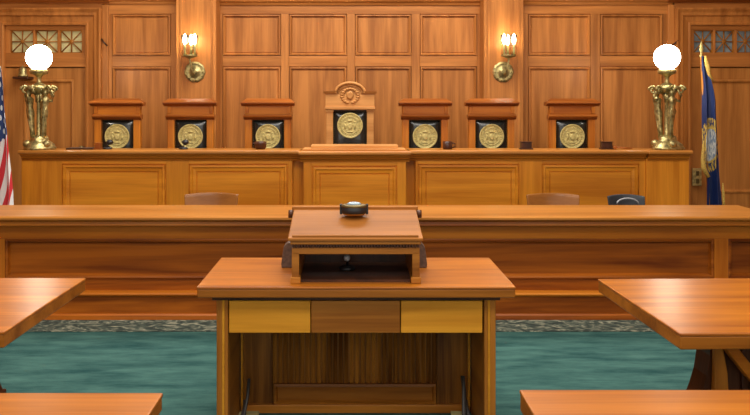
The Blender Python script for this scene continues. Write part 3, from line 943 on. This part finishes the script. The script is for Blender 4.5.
FY = 7.75
xp = X(-7, FY)
t = thing('flag_on_pole', (xp, FY + .05, 0), 'red white and blue star and stripe flag hanging on a pole by the bench end', 'flag')
build('base', MB().lathe([(.16, 0), (.16, .02), (.12, .05), (.05, .08), (.03, .12)], (xp, FY + .05, 0), 24), 'brass', t)
build('pole', MB().lathe([(.014, .1), (.014, 2.25)], (xp, FY + .05, 0), 12), 'podium_z', t)
build('finial', MB().lathe([(.014, 2.25), (.03, 2.27), (.014, 2.30), (.035, 2.36), (.004, 2.48)], (xp, FY + .05, 0), 12), 'gold', t)
ztp, zbt = Z(66, FY), Z(222, FY)
fx0 = lerp_pts([(0, X(-9, FY)), (1, X(-22, FY))])
fx1 = lerp_pts([(0, X(1, FY)), (.15, X(5, FY)), (.5, X(9.5, FY)), (.85, X(14, FY)), (1, X(15.5, FY))])
mbf, _ = flag_mesh(FY, ztp, zbt, fx0, fx1, 2.5, .05)
build('cloth', mbf, 'flag_stripes', t)
GY = 8.55
xt, xbm = X(703, GY), X(712, GY)
t = thing('flag_on_pole', (xbm, GY + .04, 0), 'dark blue flag with round seal and gold fringe hanging on a pole by the door', 'flag')
build('base', MB().lathe([(.16, 0), (.16, .02), (.12, .05), (.05, .08), (.03, .12)], (xbm, GY + .04, 0), 24), 'brass', t)
zfin = Z(56, GY)
build('pole', MB().tube([(xbm, GY + .04, .08), (xt, GY + .04, zfin)], .014, 12), 'podium_z', t)
build('finial', MB().lathe([(.014, -.02), (.022, 0), (.012, .02), (.010, .04), (.026, .075), (.018, .11), (.004, .17)], (xt, GY + .04, zfin), 14, 1, .5), 'gold', t)
ztp, zbt = Z(56, GY), Z(207, GY)
gx0 = lerp_pts([(0, X(702, GY)), (.2, X(703.5, GY)), (.55, X(701.5, GY)), (.72, X(700.5, GY)), (.8, X(706, GY)), (1, X(706, GY))])
gx1 = lerp_pts([(0, X(704.5, GY)), (.1, X(710, GY)), (.3, X(716, GY)), (.7, X(721, GY)), (1, X(723, GY))])
mbf, _ = flag_mesh(GY, ztp, zbt, gx0, gx1, 1.8, .045)
build('cloth', mbf, 'flag_blue', t)
build('fringe', MB().tube([(gx1(b_) * .55 + gx0(b_) * .45, GY - .045, ztp + (zbt - ztp) * b_) for b_ in (0, .03, .06, .09, .12)] + [(gx1(.17), GY - .04, ztp + (zbt - ztp) * .17)], [.012, .02, .026, .024, .018, .008], 8), 'fringe', t, label='gold fringe')
build('fringe', MB().tube([(gx0(b_) + .01, GY - .03, ztp + (zbt - ztp) * b_) for b_ in (.56, .62, .68, .74)] + [(gx0(.8) + .01, GY - .04, ztp + (zbt - ztp) * .80)], [.008, .016, .022, .03, .02], 8), 'fringe', t, label='gold fringe')
build('fringe', MB().tube([(gx1(b_), GY - .02, ztp + (zbt - ztp) * b_) for b_ in (.84, .9, .95, 1)], [.006, .014, .014, .014], 8), 'fringe', t, label='gold fringe')


# ------------------------------------------------------------------ long clerk desk
DY = 5.66                                  # recessed panel face plane
dx0, dx1 = -3.05, 3.12
zd = Z(216.5, 5.5)
desk = thing('clerk_desk', (0, 5.9, 0), 'long low wooden clerk desk with framed front panel darkened as if in shade and stepped plinth', 'desk')
build('top', MB().prism([(6.12, zd), (5.505, zd), (5.495, zd - .008), (5.495, zd - .022), (5.51, zd - .03), (6.12, zd - .03)], dx0, dx1), 'desk_top' if 'desk_top' in M else 'bench_x', desk)
build('top_moulding', MB().prism([(5.75, zd - .03), (5.53, zd - .03), (5.53, zd - .038), (5.55, zd - .048), (5.545, zd - .072), (5.57, zd - .085), (5.60, zd - .088), (5.75, zd - .088)], dx0 + .03, dx1 - .03), 'desk_x', desk)
zr0, zr1 = Z(238, DY), zd - .085
build('top_rail', MB().box(dx0 + .05, dx1 - .05, DY - .03, DY + .06, zr0, zr1), 'desk_x', desk, bev=.003)
zb1 = Z(278, DY)
for a, b_ in ((-7, 6.5), (712.5, 726.5)):
    build('stile', MB().box(X(a, DY), X(b_, DY), DY - .03, DY + .06, .19, zr0), 'desk_z', desk, bev=.003)
DP = [(0, .028), (.01, .034), (.022, .030), (.03, .008), (.036, 0), (.04, 0)]
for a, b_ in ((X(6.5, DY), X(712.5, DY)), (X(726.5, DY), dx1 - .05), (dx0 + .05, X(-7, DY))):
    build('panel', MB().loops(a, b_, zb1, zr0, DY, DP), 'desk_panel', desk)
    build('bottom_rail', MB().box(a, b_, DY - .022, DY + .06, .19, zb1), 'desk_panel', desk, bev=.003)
PYF = 5.565
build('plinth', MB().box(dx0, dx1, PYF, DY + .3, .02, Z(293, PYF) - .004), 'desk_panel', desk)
build('plinth_ledge', MB().prism([(DY, .2), (PYF - .012, .198), (PYF - .022, .190), (PYF - .018, .178), (PYF, .168), (DY, .168)], dx0 - .01, dx1 + .01), 'desk_x', desk)
build('shoe_moulding', MB().prism([(PYF + .05, .045), (PYF - .008, .045), (PYF - .016, .034), (PYF - .02, .005), (PYF + .05, .005)], dx0 - .01, dx1 + .01), 'desk_panel', desk)
for q in (dx0 + .05, dx1 - .09):
    build('side_panel', MB().box(q, q + .04, DY + .06, 6.08, .005, zd - .03), 'desk_y', desk, bev=.003)


# chairs behind the clerk desk
def clerk_chair(pxc, wpx, Y, pytop, mat, fmat, label, office=False):
    xc = X(pxc, Y); hw = wpx / 2 * Y / F; ztop_ = Z(pytop, Y)
    t = thing('office_chair' if office else 'clerk_chair', (xc, Y - .2, 0), label, 'chair')
    outer = []; n = 12
    mb = MB(); vs = []
    rows = 8
    for side in (0, 1):
        for j in range(rows + 1):
            for i in range(n + 1):
                a = 2 * i / n - 1; b_ = j / rows
                z = .50 + (ztop_ - .50) * b_ - (.012 * a * a if j == rows else 0)
                y = Y + .06 * (b_) - .05 * a * a + side * .035
                vs.append((xc + a * hw * (.92 + .08 * b_), y, z))
    m1 = (rows + 1) * (n + 1)
    fs = []
    for j in range(rows):
        for i in range(n):
            q = (j * (n + 1) + i, j * (n + 1) + i + 1, (j + 1) * (n + 1) + i + 1, (j + 1) * (n + 1) + i)
            fs += [q, tuple(m1 + k for k in q[::-1])]
    for i in range(n):
        q = rows * (n + 1) + i
        fs += [(q, q + 1, m1 + q + 1, m1 + q), (i + 1, i, m1 + i, m1 + i + 1)]
    for j in range(rows):
        q = j * (n + 1); r_ = (n + 1)
        fs += [(q, q + r_, m1 + q + r_, m1 + q), (q + n + r_, q + n, m1 + q + n, m1 + q + n + r_)]
    mb.add(vs, fs, True)
    back = build('backrest', mb, mat, t, bev=.006)
    build('seat', MB().box(xc - hw * .95, xc + hw * .95, Y - .46, Y - .02, .42, .48), mat, t, bev=.015, seg=3)
    if office:
        build('handle_loop', MB().tube([(xc + .10 * math.cos(a) * hw / .17, Y - .015, ztop_ - .075 + .05 * math.sin(a)) for a in [PI * k / 10 for k in range(11)]], .007, 8), 'grey_plastic', back)
        build('gas_stem', MB().lathe([(.03, .06), (.03, .25), (.02, .26), (.02, .42)], (xc, Y - .24, 0), 14), 'black', t)
        for i in range(5):
            a = 2 * PI * i / 5
            lg = build('leg', MB().tube([(xc, Y - .24, .09), (xc + .26 * math.cos(a), Y - .24 + .26 * math.sin(a), .065)], [.025, .016], 8), 'black', t)
            build('caster', MB().sphere((xc + .26 * math.cos(a), Y - .24 + .26 * math.sin(a), .03), .03, 10, 8), 'black', lg)
        build('back_post', MB().box(xc - .03, xc + .03, Y - .02, Y + .01, .40, .55), 'black', t, bev=.005)
    else:
        for sx in (-1, 1):
            for dy in (-.44, -.04):
                build('leg', MB().box(xc + sx * hw * .85 - .02, xc + sx * hw * .85 + .02, Y + dy - .02, Y + dy + .02, 0, .43), fmat, t, bev=.004)
            build('back_post', MB().box(xc + sx * hw * .85 - .018, xc + sx * hw * .85 + .018, Y - .05, Y - .015, .43, .55), fmat, t, bev=.004)
        build('lower_rail', MB().box(xc - hw * .85, xc + hw * .85, Y - .05, Y - .03, .25, .29), fmat, t, bev=.004)


clerk_chair(211, 54, 6.75, 193.5, 'clerk_chair', 'chair_z', 'polished brown wooden chair behind the clerk desk on the striped flag side')
clerk_chair(553.5, 53, 6.75, 194, 'clerk_chair', 'chair_z', 'polished brown wooden chair behind the clerk desk next to the black office chair')
clerk_chair(627, 37, 6.75, 195.3, 'black_fabric', 'black', 'black office chair behind the clerk desk', True)


# ------------------------------------------------------------------ counsel tables
def slab(name, x0, x1, y0, y1, zt_, th, parent, mat='tabletop'):
    p = build('table_top', MB().box(x0, x1, y0, y1, zt_ - .012, zt_), mat, parent, bev=.004)
    build('table_edge', MB().box(x0 + .002, x1 - .002, y0 + .002, y1 - .002, zt_ - th, zt_ - .011), 'tableedge', parent, bev=.005)


def pedestal(t, xe, sgn, y0, y1, zt_):
    """scroll-sided trestle; xe = outer edge at its waist, sgn=+1 body lies to +x"""
    def px_(d):
        return xe + sgn * d
    yc = 3.07
    col = [(px_(-.045), .40), (px_(-.03), .44), (px_(-.012), .50), (px_(0), .58), (px_(.0), zt_), (px_(.42), zt_), (px_(.42), .40)]
    build('pedestal', MB().prism(col, yc - .04, yc + .07, 'y'), 'darkwood', t)
    strip = [(px_(.0), .40), (px_(.006), .52), (px_(.006), zt_), (px_(.036), zt_), (px_(.04), .62), (px_(.058), .52), (px_(.064), .40)]
    build('pilaster_strip', MB().prism(strip, yc - .07, yc - .04, 'y'), 'podium_z', t, bev=.006)
    for k in range(5):
        q = .12 + k * .055
        build('reed', MB().box(*sorted((px_(q), px_(q + .03))), yc - .055, yc - .04, .40, zt_), 'darkwood', t, bev=.01)
    build('pedestal_ledge', MB().box(*sorted((px_(-.055), px_(.43))), yc - .09, yc + .09, .375, .40), 'darkwood', t, bev=.008)
    build('pedestal_base', MB().box(*sorted((px_(-.02), px_(.40))), yc - .07, yc + .07, .09, .375), 'darkwood', t, bev=.006)
    build('foot', MB().box(*sorted((px_(-.05), px_(.43))), yc - .28, yc + .28, 0, .09), 'podium_y', t, bev=.015)
    # curved scroll brace running inward under the top
    pts = []
    for i in range(15):
        q = i / 14
        pts.append((.022 + q * .34, zt_ - .30 * math.sin(q * PI / 2) ** 1.1))
    up = [(px_(a), b_) for a, b_ in pts]
    lo = [(px_(a - .035), min(zt_ - .001, b_ - .022)) for a, b_ in pts][::-1]
    build('scroll_brace', MB().prism(up + lo, yc - .11, yc - .06, 'y'), 'desk_x', t, bev=.005)


TZ = .76
def counsel(x0, x1, y0, y1, label, th=.06, ped=None, flip=False):
    t = thing('counsel_table', ((x0 + x1) / 2, (y0 + y1) / 2, 0), label, 'table', 'counsel tables')
    slab('table_top', x0, x1, y0, y1, TZ, th, t)
    return t


GC = 'counsel tables'
tr = counsel(1.170, 3.05, 2.735, 3.585, 'wooden counsel table with scroll-braced pedestal on the blue flag side of the lectern')
pedestal(tr, 1.425, 1, 2.735, 3.585, TZ - .06); pedestal(tr, 2.85, -1, 2.735, 3.585, TZ - .06)
tr.rotation_euler.z = R(1.2)
tl = counsel(-3.1, -1.245, 2.735, 3.585, 'wooden counsel table on the striped flag side of the lectern')
pedestal(tl, -1.48, -1, 2.735, 3.585, TZ - .06); pedestal(tl, -2.9, 1, 2.735, 3.585, TZ - .06)
fr_ = counsel(.486, 2.2, 1.35, 2.183, 'plain wooden table farther from the bench than the scroll-braced counsel table', .06)
fl_ = counsel(-2.25, -.531, 1.35, 2.160, 'wooden table farthest from the bench on the striped flag side', .05)
for tt, a, b_ in ((fr_, .486, 2.2), (fl_, -2.25, -.531)):
    for x_ in (a + .16, b_ - .16):
        for y_ in (1.44, 2.06):
            build('leg', MB().box(x_ - .04, x_ + .04, y_ - .04, y_ + .04, 0, TZ - .05), 'podium_z', tt, bev=.006)
    build('apron', MB().box(a + .16, b_ - .16, 2.05, 2.07, TZ - .14, TZ - .05), 'podium_x', tt, bev=.003)
    build('apron', MB().box(a + .16, b_ - .16, 1.43, 1.45, TZ - .14, TZ - .05), 'podium_x', tt, bev=.003)

# ------------------------------------------------------------------ lectern table
lc = .028
t = thing('lectern_table', (lc, 3.73, 0), 'wooden lectern table with honey drawer fronts and reeded back panel', 'table')
slab('table_top', lc - .716, lc + .716, 3.406, 4.06, TZ, .05, t)
build('under_shade_strip', MB().box(lc - .655, lc + .655, 3.45, 4.02, TZ - .072, TZ - .05), 'darkwood', t, bev=.004)  # dark strip in place of the shadow under the table top
for s in (-1, 1):
    build('post', MB().box(*sorted((lc + s * .585, lc + s * .638)), 3.47, 3.53, 0, TZ - .07), 'podium_z', t, bev=.005)
    build('post_strip', MB().box(*sorted((lc + s * .600, lc + s * .612)), 3.463, 3.475, 0, TZ - .07), 'honey', t, bev=.004)
    build('side_panel', MB().box(*sorted((lc + s * .590, lc + s * .630)), 3.53, 3.98, 0, TZ - .07), 'podium_y', t, bev=.003)
zf0, zf1 = Z(333, 3.475), Z(303, 3.475)
for a, b_, mm in ((229, 310.3, 'honey'), (311.2, 400, 'podium_x'), (401, 482.5, 'honey')):
    build('drawer_front', MB().box(X(a, 3.475), X(b_, 3.475), 3.475, 3.53, zf0, zf1 + .01), mm, t, bev=.003)
PBY = 3.90
pz0, pz1 = .045, TZ - .07
bx0, bx1 = lc - .585, lc + .585
build('back_board', MB().box(bx0, bx1, PBY + .02, PBY + .05, .01, pz1), 'reed', t)
for a, b_ in ((bx0, X(272, PBY)), (X(437, PBY), bx1)):
    build('back_stile', MB().box(a, b_, PBY, PBY + .03, .04, pz1), 'reed', t, bev=.003)
rd = MB()
xa, xb = X(272, PBY), X(437, PBY)
nr = 30
for i in range(nr):
    a = xa + (xb - xa) * i / nr; b_ = xa + (xb - xa) * (i + 1) / nr; mm = (a + b_) / 2
    rd.prism([(a + .002, PBY + .025), (a + .004, PBY + .010), (mm, PBY + .002), (b_ - .004, PBY + .010), (b_ - .002, PBY + .025)], Z(384, PBY), pz1, 'z')
build('reeded_panel', rd, 'reed', t, kind='stuff', label='dark vertically reeded panel')
build('lower_panel', MB().loops(X(274, PBY), X(436, PBY), .04, Z(383.5, PBY), PBY + .02, [(0, 0), (0, .03), (.012, .032), (.02, .014), (.03, .014)]), 'podium_x', t)
build('bottom_rail', MB().box(bx0, bx1, PBY - .02, PBY + .05, 0.0, .043), 'podium_x', t, bev=.004)
for s in (-1, 1):
    build('corner_bead', MB().box(*sorted((lc + s * .574, lc + s * .585)), PBY - .03, PBY, .04, .45), 'honey', t, bev=.003)
for a, b_ in ((238, 259), (451, 467)):
    build('foot_pad', MB().box(X(a, 3.86), X(b_, 3.86), 3.80, PBY - .02, 0, .014), 'cream', t, bev=.003)
for s, lab in ((-1, 'grey power cord hanging inside the lectern table, striped flag side'), (1, 'thick dark power cord hanging inside the lectern table, blue flag side')):
    x_ = lc + s * .55
    n = 1 if s < 0 else 2
    g = MB()
    g.tube([(x_ + s * -.0, 3.80, .10), (x_ + s * .0, 3.78, .07), (x_ - s * -.012, 3.72, .03), (x_ - s * -.02, 3.64, .012), (x_ - s * .02, 3.56, .012)], .011, 8)
    if n == 2:
        g.tube([(x_ - .015, 3.80, .22), (x_ - .01, 3.78, .14), (x_ - .02, 3.72, .05), (x_ - .02, 3.64, .012), (x_ + .0, 3.52, .012)], .011, 8)
    else:
        g.tube([(x_ + .015, 3.82, .20), (x_ + .012, 3.78, .12), (x_ + 0, 3.72, .04), (x_ - .01, 3.62, .012)], .008, 8)
    tag(build('power_cord', g, 'cable', origin=(x_, 3.66, 0)), lab, 'cord')

# ------------------------------------------------------------------ box lectern on the table
L0, L1, LF, LB = -.266, .318, 3.48, 3.90
zl = .962
t = thing('lectern', (lc, 3.68, TZ), 'wooden box lectern with sloping top and open dark shelf', 'lectern')
for s, a, b_ in ((-1, L0, L0 + .034), (1, L1 - .034, L1)):
    build('side', MB().prism([(LF, TZ), (LB, TZ), (LB, 1.035), (LF, zl - .02)], a, b_), 'podium_y', t, bev=.003)
    build('front_post', MB().box(a, b_, LF - .012, LF + .02, TZ + .02, zl - .06), 'podium_x', t, bev=.003)
    build('post_foot', MB().box(a - .006, b_ + .006, LF - .02, LF + .03, TZ, TZ + .03), 'podium_x', t, bev=.004)
build('header', MB().box(L0, L1, LF - .012, LF + .03, zl - .068, zl - .038), 'podium_x', t, bev=.003)
dn = MB()
nd = 44
for i in range(nd):
    a = L0 + (L1 - L0) * (i + .2) / nd
    dn.box(a, a + (L1 - L0) / nd * .6, LF - .02, LF, zl - .036, zl - .022)
build('dentil_strip', dn, 'darkwood', t, kind='stuff')
build('top_moulding', MB().box(L0 - .006, L1 + .006, LF - .016, LF + .03, zl - .024, zl - .004), 'podium_x', t, bev=.004)
build('back', MB().box(L0 + .03, L1 - .03, LB - .02, LB, TZ, 1.03), 'darkwood', t)
build('bottom_board', MB().box(L0 + .034, L1 - .034, LF + .02, LB - .02, TZ, TZ + .012), 'darkwood', t)
sx0, sx1 = -.283, .333
zs0, zs1 = zl, 1.042
slope = build('sloping_top', MB().prism([(3.455, zs0 - .006), (3.455, zs0 + .008), (3.83, zs1 + .008), (3.83, zs1 - .012)], sx0, sx1), 'slope', t, bev=.004)
build('book_stop', MB().box(sx0 + .02, sx1 - .02, 3.462, 3.474, zs0 + .006, zs0 + .020), 'slope', t, bev=.003)
build('back_ledge', MB().box(sx0 - .01, sx1 + .01, 3.83, 3.865, zs1 - .012, zs1 + .021), 'slope', t, bev=.004)
for s, xe in ((-1, sx0), (1, sx1)):
    build('scroll_end', MB().tube([(xe + s * .0, 3.80, zs1 - .012), (xe + s * .024, 3.80, zs1 - .012)], .020, 14), 'darkwood', t)
    cb = MB()
    xo, xi = (L0 - .078, L0) if s < 0 else (L1 + .068, L1)
    for i in range(4):
        yy = 3.80 + i * .022
        cb.prism([(a, b_) for a, b_ in ([(xi, TZ), (xo + .002, TZ), (xo, TZ + .02), (xo + .006, TZ + .07), (xo + .012, TZ + .105), (xo + .03, TZ + .125), (xi, TZ + .13)] if s < 0 else
                                        [(xi, TZ), (xo - .002, TZ), (xo, TZ + .02), (xo - .006, TZ + .07), (xo - .012, TZ + .105), (xo - .03, TZ + .125), (xi, TZ + .13)])], yy, yy + .018, 'y')
    build('corbel', cb, 'pewter', t, bev=.003, label='greyish fluted side bracket')
# things in and on the lectern
xm = X(347, 3.72)
t = thing('gooseneck_microphone', (xm, 3.72, TZ + .012), 'small black microphone inside the open lectern shelf', 'microphone')
build('base', MB().lathe([(.04, 0), (.04, .01), (.03, .018), (.01, .022)], (xm, 3.72, TZ + .012), 18), 'black', t)
build('neck', MB().tube([(xm, 3.72, TZ + .03), (xm + .005, 3.71, TZ + .07), (xm, 3.66, TZ + .085)], .007, 8), 'black', t)
build('head', MB().sphere((xm, 3.645, TZ + .082), .016, 12, 8, 1, 1.4, 1), 'grey_plastic', t)
xd = X(354, 3.72); yd = 3.72; zb = 1.036
t = thing('timer_light', (xd, yd, zb), 'dark bronze oval timer light with bluish lens on the sloping lectern top', 'timer')
build('base', MB().lathe([(.040, 0), (.050, .002), (.056, .006), (.058, .012)], (xd, yd, zb), 28, 1, .75), 'podium_x', t)
build('body', MB().lathe([(.060, .010), (.064, .014), (.064, .040), (.058, .044)], (xd, yd, zb), 28, 1, .75), 'black', t)
build('rim', MB().lathe([(.064, .040), (.066, .044), (.066, .050), (.05, .054)], (xd, yd, zb), 28, 1, .75), 'brass_dark', t)
build('lens', MB().lathe([(.036, .052), (.033, .058), (.025, .063), (.01, .066)], (xd, yd, zb), 24, 1, .75), 'blue_lens', t)
for s in (-1, 1):
    build('lug', MB().box(*sorted((xd + s * .058, xd + s * .070)), yd - .012, yd + .012, zb + .005, zb + .055), 'black', t, bev=.003)
